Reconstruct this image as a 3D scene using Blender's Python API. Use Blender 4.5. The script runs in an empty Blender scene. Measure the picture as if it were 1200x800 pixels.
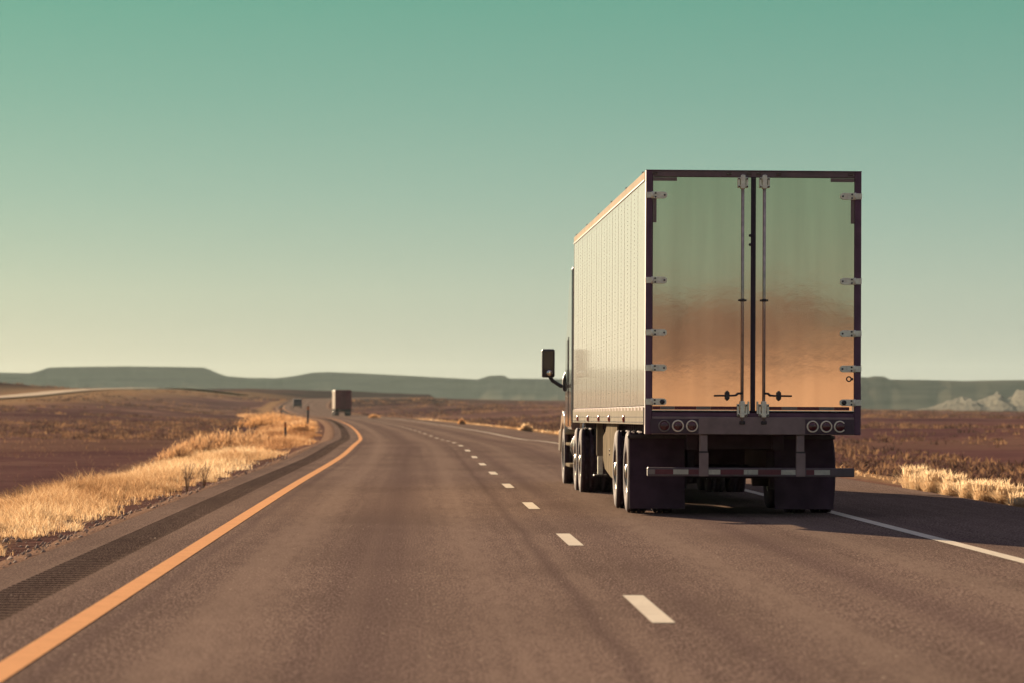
import bpy, bmesh, math, random
import numpy as np
from mathutils import Vector, Matrix
R = math.radians
sc = bpy.context.scene
col = sc.collection
rng = np.random.default_rng(7)
random.seed(7)

# ------------------------------------------------------------------ camera
EYE = 1.346                    # eye height of the following car
F = 4200.0 / 1200.0            # focal length over picture width
cam_d = bpy.data.cameras.new('camera'); cam = bpy.data.objects.new('camera', cam_d)
col.objects.link(cam); sc.camera = cam
cam_d.sensor_width = 36.0; cam_d.lens = 36.0 * F
cam_d.clip_start = 0.5; cam_d.clip_end = 30000
cam.location = (0, 0, EYE)
cam.rotation_euler = (R(90) + math.atan(75 / 4200.0), 0, 0)
cam_d.dof.use_dof = True; cam_d.dof.focus_distance = 43.5; cam_d.dof.aperture_fstop = 3.6

# ------------------------------------------------------------------ sky and sun
SUN_AZ = -20.0   # degrees from the viewing direction, negative is left
SUN_EL = 13.0
world = bpy.data.worlds.new('World'); sc.world = world; world.use_nodes = True
wn = world.node_tree; bg = wn.nodes['Background']
sky = wn.nodes.new('ShaderNodeTexSky'); sky.sky_type = 'NISHITA'; sky.sun_disc = False
sky.sun_elevation = R(SUN_EL); sky.sun_rotation = R(SUN_AZ); sky.dust_density = 0.3
tc = wn.nodes.new('ShaderNodeTexCoord'); sx = wn.nodes.new('ShaderNodeSeparateXYZ')
wn.links.new(tc.outputs['Generated'], sx.inputs[0])
mr = wn.nodes.new('ShaderNodeMapRange'); mr.inputs['From Min'].default_value = 0.0; mr.inputs['From Max'].default_value = 0.5
wn.links.new(sx.outputs['Z'], mr.inputs['Value'])
ramp = wn.nodes.new('ShaderNodeValToRGB'); wn.links.new(mr.outputs[0], ramp.inputs[0])
SKY = [(0.0, (.420, .447, .445)), (1.8, (.402, .488, .445)), (3.35, (.307, .454, .405)), (4.9, (.225, .420, .355)),
       (6.5, (.161, .396, .310)), (9, (.160, .340, .325)), (14, (.225, .315, .365)), (29, (.320, .310, .440))]
els = ramp.color_ramp.elements
while len(els) < len(SKY): els.new(0.5)
for e, (deg, c) in zip(els, SKY):
    e.position = math.sin(R(deg)) / 0.5; e.color = (*c, 1)
ramp.color_ramp.interpolation = 'LINEAR'
EXPO = 1.7
K = 0.06                       # background strength
gain = wn.nodes.new('ShaderNodeVectorMath'); gain.operation = 'SCALE'
gain.inputs['Scale'].default_value = 0.71 / (2 ** EXPO) / K
wn.links.new(ramp.outputs[0], gain.inputs[0])
# the sky's own brightness towards and away from the sun, tinted like the ramp
tint = wn.nodes.new('ShaderNodeMix'); tint.data_type = 'RGBA'; tint.blend_type = 'MULTIPLY'
tint.inputs['Factor'].default_value = 1.0
wn.links.new(ramp.outputs[0], tint.inputs['A']); wn.links.new(sky.outputs[0], tint.inputs['B'])
mul = wn.nodes.new('ShaderNodeVectorMath'); mul.operation = 'SCALE'; mul.inputs['Scale'].default_value = 0.122
wn.links.new(tint.outputs['Result'], mul.inputs[0])
add = wn.nodes.new('ShaderNodeVectorMath'); add.operation = 'ADD'
wn.links.new(gain.outputs[0], add.inputs[0]); wn.links.new(mul.outputs[0], add.inputs[1])
wn.links.new(add.outputs[0], bg.inputs['Color']); bg.inputs['Strength'].default_value = K
sun_d = bpy.data.lights.new('sun', 'SUN'); sun = bpy.data.objects.new('sun', sun_d); col.objects.link(sun)
sun_d.energy = 4.8; sun_d.angle = R(0.55); sun_d.color = (1.0, 0.77, 0.52)
sdir = Vector((math.sin(R(SUN_AZ)) * math.cos(R(SUN_EL)), math.cos(R(SUN_AZ)) * math.cos(R(SUN_EL)), math.sin(R(SUN_EL))))
sun.rotation_euler = sdir.to_track_quat('Z', 'Y').to_euler(); sun.location = (-30, 40, 60)
sc.view_settings.view_transform = 'Standard'; sc.view_settings.look = 'None'
sc.view_settings.exposure = EXPO; sc.view_settings.gamma = 1.0
sc.view_settings.use_curve_mapping = False
sc.render.engine = 'CYCLES'
sc.cycles.use_denoising = True
sc.cycles.max_bounces = 6; sc.cycles.volume_bounces = 0
sc.cycles.sample_clamp_indirect = 6.0

# ------------------------------------------------------------------ material helpers
class NT:
    def __init__(s, name):
        s.m = bpy.data.materials.new(name); s.m.use_nodes = True
        s.t = s.m.node_tree; s.b = s.t.nodes['Principled BSDF']; s.out = s.t.nodes['Material Output']
    def n(s, typ, **kw):
        nd = s.t.nodes.new(typ)
        for k, v in kw.items():
            if k.startswith('i_'):
                key = k[2:]
                nd.inputs[int(key) if key.isdigit() else key.replace('_', ' ')].default_value = v
            else: setattr(nd, k, v)
        return nd
    def l(s, a, b): s.t.links.new(a, b)
    def noise(s, vec, scale, detail=4, rough=.55):
        nd = s.n('ShaderNodeTexNoise', i_Scale=scale, i_Detail=detail, i_Roughness=rough)
        if vec is not None: s.l(vec, nd.inputs['Vector'])
        return nd.outputs['Fac']
    def ramp(s, fac, stops):
        nd = s.n('ShaderNodeValToRGB'); e = nd.color_ramp.elements
        while len(e) < len(stops): e.new(.5)
        for k, (p, c) in zip(e, stops):
            k.position = p; k.color = (*c, 1) if len(c) == 3 else c
        s.l(fac, nd.inputs[0]); return nd.outputs[0]
    def mix(s, fac, a, b, blend='MIX'):
        nd = s.n('ShaderNodeMix', data_type='RGBA', blend_type=blend)
        for v, k in ((fac, 'Factor'), (a, 'A'), (b, 'B')):
            if isinstance(v, (int, float)): nd.inputs[k].default_value = v
            elif isinstance(v, tuple): nd.inputs[k].default_value = (*v, 1)
            else: s.l(v, nd.inputs[k])
        return nd.outputs['Result']
    def math(s, op, a, b=None, clamp=False):
        nd = s.n('ShaderNodeMath', operation=op, use_clamp=clamp)
        for i, v in enumerate((a, b)):
            if v is None: continue
            if isinstance(v, (int, float)): nd.inputs[i].default_value = v
            else: s.l(v, nd.inputs[i])
        return nd.outputs[0]
    def bump(s, h, strength, dist=.01):
        nd = s.n('ShaderNodeBump', i_Strength=strength, i_Distance=dist); s.l(h, nd.inputs['Height'])
        s.l(nd.outputs[0], s.b.inputs['Normal']); return nd
    def mapping(s, vec, scale):
        nd = s.n('ShaderNodeMapping'); nd.inputs['Scale'].default_value = scale; s.l(vec, nd.inputs[0]); return nd.outputs[0]
    def base(s, v):
        if isinstance(v, tuple): s.b.inputs['Base Color'].default_value = (*v, 1)
        else: s.l(v, s.b.inputs['Base Color'])
    def set(s, **kw):
        for k, v in kw.items(): s.b.inputs[k.replace('_', ' ')].default_value = v

def simple(name, c, rough=.5, metal=0., var=.15, scale=6., coat=0., bumpy=0., spec=.5):
    m = NT(name); ob = m.n('ShaderNodeTexCoord').outputs['Object']
    f = m.noise(ob, scale, 5)
    c2 = tuple(max(0, x * (1 - var)) for x in c); c3 = tuple(min(1, x * (1 + var)) for x in c)
    m.base(m.ramp(f, [(.3, c2), (.7, c3)])); m.set(Roughness=rough, Metallic=metal, Coat_Weight=coat, Coat_Roughness=.05, Specular_IOR_Level=spec)
    if bumpy: m.bump(m.noise(ob, scale * 8, 4), bumpy)
    return m.m

M = {}
# asphalt, uv = metres across / along the road
def asphalt(name, dark=1.0):
    m = NT(name); uv = m.n('ShaderNodeUVMap', uv_map='road').outputs[0]
    sp = m.n('ShaderNodeSeparateXYZ'); m.l(uv, sp.inputs[0]); u = sp.outputs['X']
    fine = m.noise(m.mapping(uv, (70, 7.5, 1)), 1.0, 2, .75); mid = m.noise(m.mapping(uv, (11, 1.1, 1)), 1.0, 4, .65)
    big = m.noise(m.mapping(uv, (.5, .06, 1)), 1.0, 5); grit = m.noise(uv, 60, 3, .7)
    streak = m.noise(m.mapping(uv, (3.2, .02, 1)), 1.0, 4)
    patch = m.noise(m.mapping(uv, (.30, .16, 1)), 1.0, 4)
    k = dark * 1.72
    C = lambda v: (v * k, v * .70 * k, v * .56 * k)
    c = m.ramp(fine, [(.36, C(.036)), (.5, C(.088)), (.64, C(.200))])
    c = m.mix(m.math('MULTIPLY', m.ramp(mid, [(.36, (1, 1, 1)), (.52, (0, 0, 0))]), .32), c, C(.050))
    c = m.mix(m.math('MULTIPLY', m.ramp(mid, [(.52, (0, 0, 0)), (.70, (1, 1, 1))]), .28), c, (.150 * k, .108 * k, .082 * k))
    c = m.mix(m.math('MULTIPLY', m.ramp(big, [(.35, (0, 0, 0)), (.65, (1, 1, 1))]), .40), c, C(.058))
    c = m.mix(m.math('MULTIPLY', m.ramp(streak, [(.42, (0, 0, 0)), (.66, (1, 1, 1))]), .40), c, (.135 * k, .096 * k, .072 * k))
    c = m.mix(m.math('MULTIPLY', m.ramp(patch, [(.46, (0, 0, 0)), (.62, (1, 1, 1))]), .28), c, C(.052))
    # worn wheel tracks and the dark joint beside the lane dashes
    for centre, wid, amt, cc in ((-2.75, .42, .58, (.140, .100, .076)), (-.98, .38, .50, (.140, .100, .076)), (.95, .40, .48, (.135, .098, .074)), (2.75, .40, .48, (.135, .098, .074)),
                                 (-.42, .10, .50, (.046, .031, .028)), (-1.85, .5, .55, (.055, .037, .033)), (1.9, .45, .40, (.050, .032, .031)), (.33, .16, .30, (.046, .030, .029)), (-3.40, .10, .45, (.050, .034, .032)), (4.0, .22, .3, (.05, .033, .032))):
        wob = m.math('MULTIPLY', m.math('SUBTRACT', m.noise(m.mapping(uv, (.1, .22, 1)), 1.0, 4), .5), .17)
        d = m.math('ABSOLUTE', m.math('ADD', m.math('SUBTRACT', u, centre), wob))
        w = m.math('SUBTRACT', 1.0, m.math('DIVIDE', d, wid), clamp=True)
        w = m.math('MULTIPLY', m.math('MULTIPLY', w, amt), m.ramp(mid, [(.25, (.45, .45, .45)), (.7, (1.15, 1.15, 1.15))]))
        c = m.mix(w, c, tuple(x * k for x in cc))
    # pale chips of stone and quartz
    vor = m.n('ShaderNodeTexVoronoi', i_Scale=1.0); m.l(m.mapping(uv, (9, 3.2, 1)), vor.inputs['Vector'])
    chip = m.ramp(vor.outputs['Distance'], [(.0, (1, 1, 1)), (.12, (0, 0, 0))])
    pick = m.ramp(vor.outputs['Color'], [(.58, (0, 0, 0)), (.62, (1, 1, 1))])
    c = m.mix(m.math('MULTIPLY', m.math('MULTIPLY', chip, pick), .85), c, (.62, .50, .36))
    m.base(c); m.set(Roughness=.9)
    m.b.inputs['Specular IOR Level'].default_value = 0.0
    m.bump(m.math('ADD', m.math('MULTIPLY', fine, .6), m.math('MULTIPLY', grit, .4)), .30, .012)
    return m.m
M['asphalt'] = asphalt('asphalt')
M['asphalt_seal_shade'] = asphalt('asphalt_seal_shade', .32)  # sealed, dusty rumble asphalt with groove shadow put into its dark colour
def paint(name, c, dirt):
    m = NT(name); ob = m.n('ShaderNodeTexCoord').outputs['Object']
    f = m.noise(ob, 30, 5, .7); g = m.noise(ob, 3.0, 4)
    cc = m.mix(m.ramp(f, [(.56, (0, 0, 0)), (.74, (1, 1, 1))]), c, dirt)
    cc = m.mix(m.math('MULTIPLY', m.ramp(g, [(.4, (0, 0, 0)), (.7, (1, 1, 1))]), .25), cc, dirt)
    m.base(cc); m.set(Roughness=.75); m.b.inputs['Specular IOR Level'].default_value = 0.0; m.bump(m.noise(ob, 90, 3), .4, .01); return m.m
M['yellow_paint'] = paint('yellow_paint', (.66, .345, .165), (.42, .215, .11))
M['white_paint'] = paint('white_paint', (.66, .58, .45), (.40, .33, .25))
def gravel():
    m = NT('gravel'); ob = m.n('ShaderNodeTexCoord').outputs['Object']
    v = m.n('ShaderNodeTexVoronoi', i_Scale=26.0); m.l(ob, v.inputs['Vector'])
    c = m.ramp(v.outputs['Distance'], [(.1, (.34, .22, .145)), (.6, (.12, .070, .056))])
    c = m.mix(m.math('MULTIPLY', m.noise(ob, 3, 4), .5), c, (.38, .245, .155))
    m.base(c); m.set(Roughness=.95); m.b.inputs['Specular IOR Level'].default_value = 0.0; m.bump(v.outputs['Distance'], .9, .03); return m.m
M['gravel'] = gravel()
def ground():
    m = NT('ground'); ob = m.n('ShaderNodeTexCoord').outputs['Object']
    a = m.n('ShaderNodeAttribute', attribute_name='verge').outputs['Fac']
    b = m.n('ShaderNodeAttribute', attribute_name='rust').outputs['Fac']
    n1 = m.noise(m.mapping(ob, (.03, .011, .0)), 1.0, 6, .62); n2 = m.noise(ob, .55, 5, .6); n3 = m.noise(ob, 3.5, 4)
    c = m.ramp(n1, [(.34, (.056, .030, .031)), (.46, (.102, .054, .050)), (.56, (.150, .084, .068)), (.70, (.270, .165, .105))])
    c = m.mix(m.math('MULTIPLY', m.ramp(n2, [(.45, (0, 0, 0)), (.7, (1, 1, 1))]), .55), c, (.048, .027, .028))
    c = m.mix(m.math('MULTIPLY', b, .60), c, m.ramp(n1, [(.36, (.066, .034, .036)), (.55, (.126, .060, .054)), (.70, (.220, .108, .076))]))
    g = m.ramp(n3, [(.3, (.17, .095, .052)), (.7, (.34, .215, .115))])
    w = m.math('MULTIPLY', a, m.ramp(n2, [(.2, (.5, .5, .5)), (.5, (1, 1, 1))]))
    c = m.mix(w, c, g)
    dk = m.n('ShaderNodeAttribute', attribute_name='dark').outputs['Fac']
    c = m.mix(m.math('MULTIPLY', dk, .92), c, (.034, .020, .022))
    m.base(c); m.set(Roughness=.95); m.b.inputs['Specular IOR Level'].default_value = 0.0
    m.bump(m.math('ADD', n3, m.math('MULTIPLY', n2, 2.0)), .8, .15); return m.m
M['ground'] = ground()
def rock(name, dark, mid, light, sc_=.012):
    m = NT(name); ob = m.n('ShaderNodeTexCoord').outputs['Object']
    n1 = m.noise(m.mapping(ob, (sc_, sc_, sc_ * 9)), 1.0, 6, .6)
    strata = m.noise(m.mapping(ob, (.0008, .0008, .16)), 1.0, 4)
    c = m.ramp(n1, [(.3, dark), (.5, mid), (.72, light)])
    c = m.mix(m.math('MULTIPLY', m.ramp(strata, [(.45, (0, 0, 0)), (.6, (1, 1, 1))]), .4), c, light)
    m.base(c); m.set(Roughness=.95); m.b.inputs['Specular IOR Level'].default_value = 0.0; m.bump(n1, .6, 6.0); return m.m
M['mesa'] = rock('mesa_rock', (.045, .040, .032), (.068, .062, .047), (.095, .086, .063))
M['pale_rock'] = rock('pale_rock', (.095, .089, .074), (.145, .134, .108), (.20, .183, .145), .03)
M['orange_hill'] = rock('orange_hill', (.48, .33, .24), (.60, .425, .31), (.68, .49, .36))
M['scrub_hill'] = rock('scrub_hill', (.115, .086, .085), (.165, .122, .115), (.22, .160, .145))
def leafy(name, c1, c2, c3, trans=.45):
    m = NT(name); inf = m.n('ShaderNodeAttribute', attribute_name='tone').outputs['Fac']
    c = m.ramp(inf, [(0., c1), (.5, c2), (1., c3)])
    d = m.n('ShaderNodeBsdfDiffuse'); t = m.n('ShaderNodeBsdfTranslucent'); mx = m.n('ShaderNodeMixShader', i_0=trans)
    m.l(c, d.inputs[0]); m.l(c, t.inputs[0]); m.l(d.outputs[0], mx.inputs[1]); m.l(t.outputs[0], mx.inputs[2])
    m.l(mx.outputs[0], m.out.inputs[0]); return m.m
M['dry_grass'] = leafy('dry_grass', (.22, .115, .055), (.50, .325, .175), (.70, .56, .37), .6)
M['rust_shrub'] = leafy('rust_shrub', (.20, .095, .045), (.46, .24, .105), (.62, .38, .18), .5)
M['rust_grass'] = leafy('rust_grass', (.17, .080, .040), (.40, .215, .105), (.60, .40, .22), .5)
M['sage'] = leafy('sage', (.045, .027, .026), (.105, .060, .046), (.30, .175, .095), .35)
M['twig'] = simple('twig', (.22, .13, .08), .9)

def door_metal():
    m = NT('door_metal'); ob = m.n('ShaderNodeTexCoord').outputs['Object']
    f = m.noise(m.mapping(ob, (5, 4, .35)), 1.0, 5); s = m.noise(m.mapping(ob, (1.5, 2, 1.2)), 1.0, 4)
    m.base(m.ramp(f, [(.3, (.66, .54, .40)), (.7, (.77, .64, .475))]))
    m.set(Metallic=1.0)
    m.l(m.ramp(s, [(.3, (.040, .040, .040)), (.7, (.065, .065, .065))]), m.b.inputs['Roughness'])
    wave = m.noise(m.mapping(ob, (.9, 1, .8)), 1.0, 2, .4); rip = m.noise(m.mapping(ob, (6.5, 1, 7)), 1.0, 3, .55)
    m.bump(m.math('ADD', m.math('MULTIPLY', wave, 1.0), m.math('MULTIPLY', rip, .10)), 1.0, .0013); return m.m
M['door_metal'] = door_metal()
def side_white():
    m = NT('side_panel_white'); ob = m.n('ShaderNodeTexCoord').outputs['Object']
    f = m.noise(m.mapping(ob, (1, 1.5, .5)), 1.0, 5); drip = m.noise(m.mapping(ob, (1, 9, .25)), 1.0, 4)
    c = m.ramp(f, [(.3, (.54, .50, .42)), (.7, (.61, .57, .48))])
    c = m.mix(m.math('MULTIPLY', m.ramp(drip, [(.5, (0, 0, 0)), (.75, (1, 1, 1))]), .22), c, (.30, .25, .19))
    m.base(c); m.set(Roughness=.22, Metallic=.08, Coat_Weight=.5, Coat_Roughness=.07)
    m.bump(m.math('ADD', m.noise(m.mapping(ob, (1, 1.4, .8)), 1.6, 2, .4), m.math('MULTIPLY', m.noise(m.mapping(ob, (1, 4, 9)), 1.0, 2, .5), .10)), .6, .008); return m.m
M['side_white'] = side_white()
M['rail_white'] = simple('rail_white', (.36, .33, .27), .6, 0., .1, 3, 0., 0., 0.)
M['cream_rail'] = simple('cream_rail', (.56, .47, .365), .6, 0., .1, 3, 0., 0., 0.)
M['frame_dark'] = simple('frame_dark', (.120, .050, .082), .55, .0, .25, 5, 0.)
M['header_dark'] = simple('header_dark', (.16, .075, .085), .38, .0, .2, 5, .3)
M['sill_grey'] = simple('sill_grey', (.24, .165, .155), .45, .25, .22, 5)
M['light_box'] = simple('light_box', (.065, .032, .046), .5, 0, .2)
M['galv'] = simple('galvanised_steel', (.92, .83, .64), .5, .2, .2, 20)
M['rod_steel'] = simple('rod_steel', (.50, .40, .34), .30, .6, .25, 15)
M['dark_steel'] = simple('dark_steel', (.06, .045, .045), .5, .4, .3, 12)
M['chrome'] = simple('chrome', (.72, .68, .60), .12, 1.0, .08, 8)
M['ring'] = simple('lamp_ring', (.86, .74, .56), .4, .1, .15, 20)
M['lens_red'] = simple('lens_red', (.085, .012, .014), .2, 0, .3, 20, .6)
M['marker_red'] = simple('marker_red', (.42, .055, .035), .3, 0, .2, 20, .4)
M['guard_dark'] = simple('guard_dark', (.115, .080, .085), .5, .2, .22, 5)
M['tape_red'] = simple('tape_red', (.125, .020, .030), .4, 0, .2, 14)
M['tape_white'] = simple('tape_white', (.46, .43, .34), .42, 0, .2, 14)
M['tape_grey'] = simple('tape_grey', (.20, .155, .135), .45, 0, .2, 14)
M['tape_brown'] = simple('tape_brown', (.20, .135, .115), .5, 0, .12, 14)
M['seal'] = simple('door_seal', (.030, .017, .027), .7, 0, .2)
M['rubber'] = simple('rubber', (.062, .038, .047), .85, 0, .25, 12, 0, .2, .12)
M['flap'] = simple('flap_rubber', (.070, .040, .056), .85, 0, .3, 4, 0., 0., .1)
M['under'] = simple('underframe', (.070, .042, .056), .7, .2, .3, 5)
M['rim'] = simple('wheel_rim', (.50, .43, .33), .4, .8, .2, 9)
M['skirt'] = simple('skirt_aluminium', (.24, .20, .145), .7, 0., .25, 3, 0., 0., 0.)
M['cab_paint'] = simple('cab_paint', (.055, .025, .024), .22, 0, .12, 2, 1.0)
M['fender_reflection'] = simple('cab_fender_reflection', (.40, .36, .28), .28, .1, .15, 3, .8)  # pale colour paints a light reflection onto the dark cab's fenders
M['black_plastic'] = simple('black_plastic', (.024, .018, .022), .45, 0, .2, 10)
M['far_box'] = simple('far_box', (.165, .048, .058), .95, 0, .2, 2, 0., 0., 0.)
M['far_side'] = simple('far_side', (.40, .27, .17), .4, 0, .2, 2, .3)
M['van_paint'] = simple('van_paint', (.070, .036, .050), .6, 0, .2, 2, 0.)
M['post_grey'] = simple('post_grey', (.09, .075, .072), .6, 0, .2, 10)
M['reflector'] = simple('reflector', (.50, .16, .04), .3, 0, .1, 10)
M['wood'] = simple('wood_post', (.09, .055, .045), .9, 0, .3, 10)
def glass():
    m = NT('dark_glass'); m.base((.02, .02, .022)); m.set(Roughness=.05); return m.m
M['glass'] = glass()

# ------------------------------------------------------------------ mesh helpers
def tag(o, label=None, cat=None, group=None, kind=None):
    if label: o['label'] = label
    if cat: o['category'] = cat
    if group: o['group'] = group
    if kind: o['kind'] = kind
    return o
def empty(name, loc=(0, 0, 0), rot=(0, 0, 0)):
    o = bpy.data.objects.new(name, None); col.objects.link(o); o.location = loc; o.rotation_euler = rot; return o
def mesh_obj(name, me, parent=None, loc=None, rot=None):
    o = bpy.data.objects.new(name, me); col.objects.link(o)
    if parent is not None: o.parent = parent
    if loc is not None: o.location = loc
    if rot is not None: o.rotation_euler = rot
    return o
def from_arrays(name, v, f, mat, smooth=False, uv=None, attrs=None):
    me = bpy.data.meshes.new(name)
    v = np.asarray(v, dtype=np.float32); f = np.asarray(f, dtype=np.int32); k = f.shape[1]
    me.vertices.add(len(v)); me.vertices.foreach_set('co', v.ravel())
    me.loops.add(f.size); me.loops.foreach_set('vertex_index', f.ravel())
    me.polygons.add(len(f)); me.polygons.foreach_set('loop_start', np.arange(0, f.size, k, dtype=np.int32))
    me.polygons.foreach_set('loop_total', np.full(len(f), k, dtype=np.int32))
    if smooth: me.polygons.foreach_set('use_smooth', np.ones(len(f), dtype=bool))
    if uv is not None:
        l = me.uv_layers.new(name='road'); l.data.foreach_set('uv', np.asarray(uv, dtype=np.float32)[f.ravel()].ravel())
    for an, av in (attrs or {}).items():
        a = me.attributes.new(an, 'FLOAT', 'POINT'); a.data.foreach_set('value', np.asarray(av, dtype=np.float32))
    me.update(calc_edges=True); me.materials.append(mat); return me
class B:
    """collects shapes into one bmesh"""
    def __init__(s): s.bm = bmesh.new()
    def box(s, x0, x1, y0, y1, z0, z1, bev=0., seg=1):
        t = bmesh.new(); bmesh.ops.create_cube(t, size=1)
        for v in t.verts:
            v.co = Vector((x0 + (v.co.x + .5) * (x1 - x0), y0 + (v.co.y + .5) * (y1 - y0), z0 + (v.co.z + .5) * (z1 - z0)))
        if bev: bmesh.ops.bevel(t, geom=t.edges[:], offset=bev, segments=seg, affect='EDGES', profile=.5)
        s._merge(t); return s
    def _merge(s, t):
        me = bpy.data.meshes.new('t'); t.to_mesh(me); t.free(); s.bm.from_mesh(me); bpy.data.meshes.remove(me)
    def tube(s, pts, r, seg=10, taper=None):
        t = bmesh.new(); rings = []
        n = len(pts)
        for i, p in enumerate(pts):
            p = Vector(p)
            d = (Vector(pts[min(i + 1, n - 1)]) - Vector(pts[max(i - 1, 0)])).normalized()
            up = Vector((0, 0, 1)) if abs(d.z) < .9 else Vector((1, 0, 0))
            a = d.cross(up).normalized(); b = d.cross(a)
            rr = r * (1 if taper is None else 1 + (taper - 1) * i / max(1, n - 1))
            rings.append([t.verts.new(p + (a * math.cos(q) + b * math.sin(q)) * rr) for q in [2 * math.pi * k / seg for k in range(seg)]])
        for i in range(n - 1):
            for k in range(seg):
                f = t.faces.new((rings[i][k], rings[i][(k + 1) % seg], rings[i + 1][(k + 1) % seg], rings[i + 1][k])); f.smooth = True
        t.faces.new(rings[0][::-1]); t.faces.new(rings[-1])
        bmesh.ops.recalc_face_normals(t, faces=t.faces[:]); s._merge(t); return s
    def lathe(s, prof, axis='X', seg=40, centre=(0, 0, 0), arc=1.0, start=0., smooth=True):
        """prof: (a, r) pairs; a runs along the axis"""
        t = bmesh.new(); rings = []; full = arc >= .999
        N = seg if full else seg + 1
        for k in range(N):
            q = start + 2 * math.pi * arc * k / seg; ring = []
            for a, r in prof:
                c, d = math.cos(q) * r, math.sin(q) * r
                co = (a, c, d) if axis == 'X' else ((c, a, d) if axis == 'Y' else (c, d, a))
                ring.append(t.verts.new(Vector(co) + Vector(centre)))
            rings.append(ring)
        for k in range(seg):
            r0, r1 = rings[k], rings[(k + 1) % N]
            for i in range(len(prof) - 1):
                f = t.faces.new((r0[i], r0[i + 1], r1[i + 1], r1[i])); f.smooth = smooth
        bmesh.ops.remove_doubles(t, verts=t.verts[:], dist=1e-5)
        bmesh.ops.recalc_face_normals(t, faces=t.faces[:]); s._merge(t); return s
    def prism(s, poly, axis, a0, a1, bev=0.):
        """polygon in the plane across 'axis', extruded from a0 to a1"""
        t = bmesh.new()
        def P(p, a): return (a, p[0], p[1]) if axis == 'X' else ((p[0], a, p[1]) if axis == 'Y' else (p[0], p[1], a))
        v0 = [t.verts.new(P(p, a0)) for p in poly]; v1 = [t.verts.new(P(p, a1)) for p in poly]
        t.faces.new(v0); t.faces.new(v1[::-1]); n = len(poly)
        for i in range(n): t.faces.new((v0[i], v1[i], v1[(i + 1) % n], v0[(i + 1) % n]))
        bmesh.ops.recalc_face_normals(t, faces=t.faces[:])
        if bev: bmesh.ops.bevel(t, geom=t.edges[:], offset=bev, segments=2, affect='EDGES', profile=.5)
        s._merge(t); return s
    def sphere(s, c, r, sq=(1, 1, 1), seg=12):
        t = bmesh.new(); bmesh.ops.create_uvsphere(t, u_segments=seg, v_segments=seg // 2 + 1, radius=r)
        for v in t.verts: v.co = Vector((v.co.x * sq[0], v.co.y * sq[1], v.co.z * sq[2])) + Vector(c)
        for f in t.faces: f.smooth = True
        s._merge(t); return s
    def mesh(s, name, mat):
        me = bpy.data.meshes.new(name); s.bm.to_mesh(me); s.bm.free(); me.materials.append(mat); return me
    def build(s, name, mat, parent=None, loc=None, label=None):
        o = mesh_obj(name, s.mesh(name, mat), parent, loc)
        if label: o['label'] = label
        return o
def box_mesh(name, x0, x1, y0, y1, z0, z1, mat, bev=0.): return B().box(x0, x1, y0, y1, z0, z1, bev).mesh(name, mat)

# ------------------------------------------------------------------ road course (u = metres right of the lane dashes)
def smooth_interp(xs, ys):
    xs = np.array(xs, float); ys = np.array(ys, float); h = np.diff(xs); d = np.diff(ys) / h
    m = np.empty_like(ys); m[1:-1] = (d[:-1] * h[1:] + d[1:] * h[:-1]) / (h[:-1] + h[1:]); m[0] = d[0]; m[-1] = d[-1]
    def f(q):
        q = np.clip(np.asarray(q, float), xs[0], xs[-1]); i = np.clip(np.searchsorted(xs, q) - 1, 0, len(xs) - 2)
        t = (q - xs[i]) / h[i]
        return ((2 * t**3 - 3 * t**2 + 1) * ys[i] + (t**3 - 2 * t**2 + t) * h[i] * m[i] + (-2 * t**3 + 3 * t**2) * ys[i + 1] + (t**3 - t**2) * h[i] * m[i + 1])
    return f
XC = smooth_interp([-420, -200, 0, 23.7, 60, 84.7, 109, 133.4, 170, 206.5, 243, 325, 450, 575, 700, 850, 1000, 1200, 1400, 1600],
                   [16, 7.6, 1.52, .897, -.06, -.70, -1.35, -2.15, -3.57, -5.31, -7.15, -11.6, -19.3, -29, -39.5, -50.5, -57, -57, -44, -15])
ZC = smooth_interp([-420, 0, 60, 96, 121, 145, 158, 206, 400, 575, 660, 760, 900, 1000, 1200, 1400, 1600],
                   [0, 0, 0, -.04, 0, -.075, -.15, -.155, -.2, -.23, -.15, .35, 1.55, 2.9, 3.9, 4.6, 4.5])
# the other carriageway, far left
X2 = smooth_interp([400, 560, 650, 800, 1000, 1150, 1300], [-118, -105, -104.5, -112, -114, -104, -85])
Z2 = smooth_interp([400, 560, 650, 800, 1000, 1150, 1300], [.4, 1.5, 2.3, 3.4, 6.0, 6.6, 3.0])
def sstep(a, b, x):
    t = np.clip((x - a) / (b - a), 0, 1); return t * t * (3 - 2 * t)
def vnoise(x, y, seed=0):
    """smooth value noise on numpy arrays, 0..1"""
    r = np.random.default_rng(seed); T = r.random((256, 256))
    xi = np.floor(x).astype(int); yi = np.floor(y).astype(int); fx = x - xi; fy = y - yi
    fx = fx * fx * (3 - 2 * fx); fy = fy * fy * (3 - 2 * fy)
    g = lambda a, b: T[a % 256, b % 256]
    return (g(xi, yi) * (1 - fx) + g(xi + 1, yi) * fx) * (1 - fy) + (g(xi, yi + 1) * (1 - fx) + g(xi + 1, yi + 1) * fx) * fy
def fbm(x, y, seed=0, o=4):
    s = 0; a = .5
    for k in range(o): s = s + a * vnoise(x * 2**k, y * 2**k, seed + k); a *= .5
    return s
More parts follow.
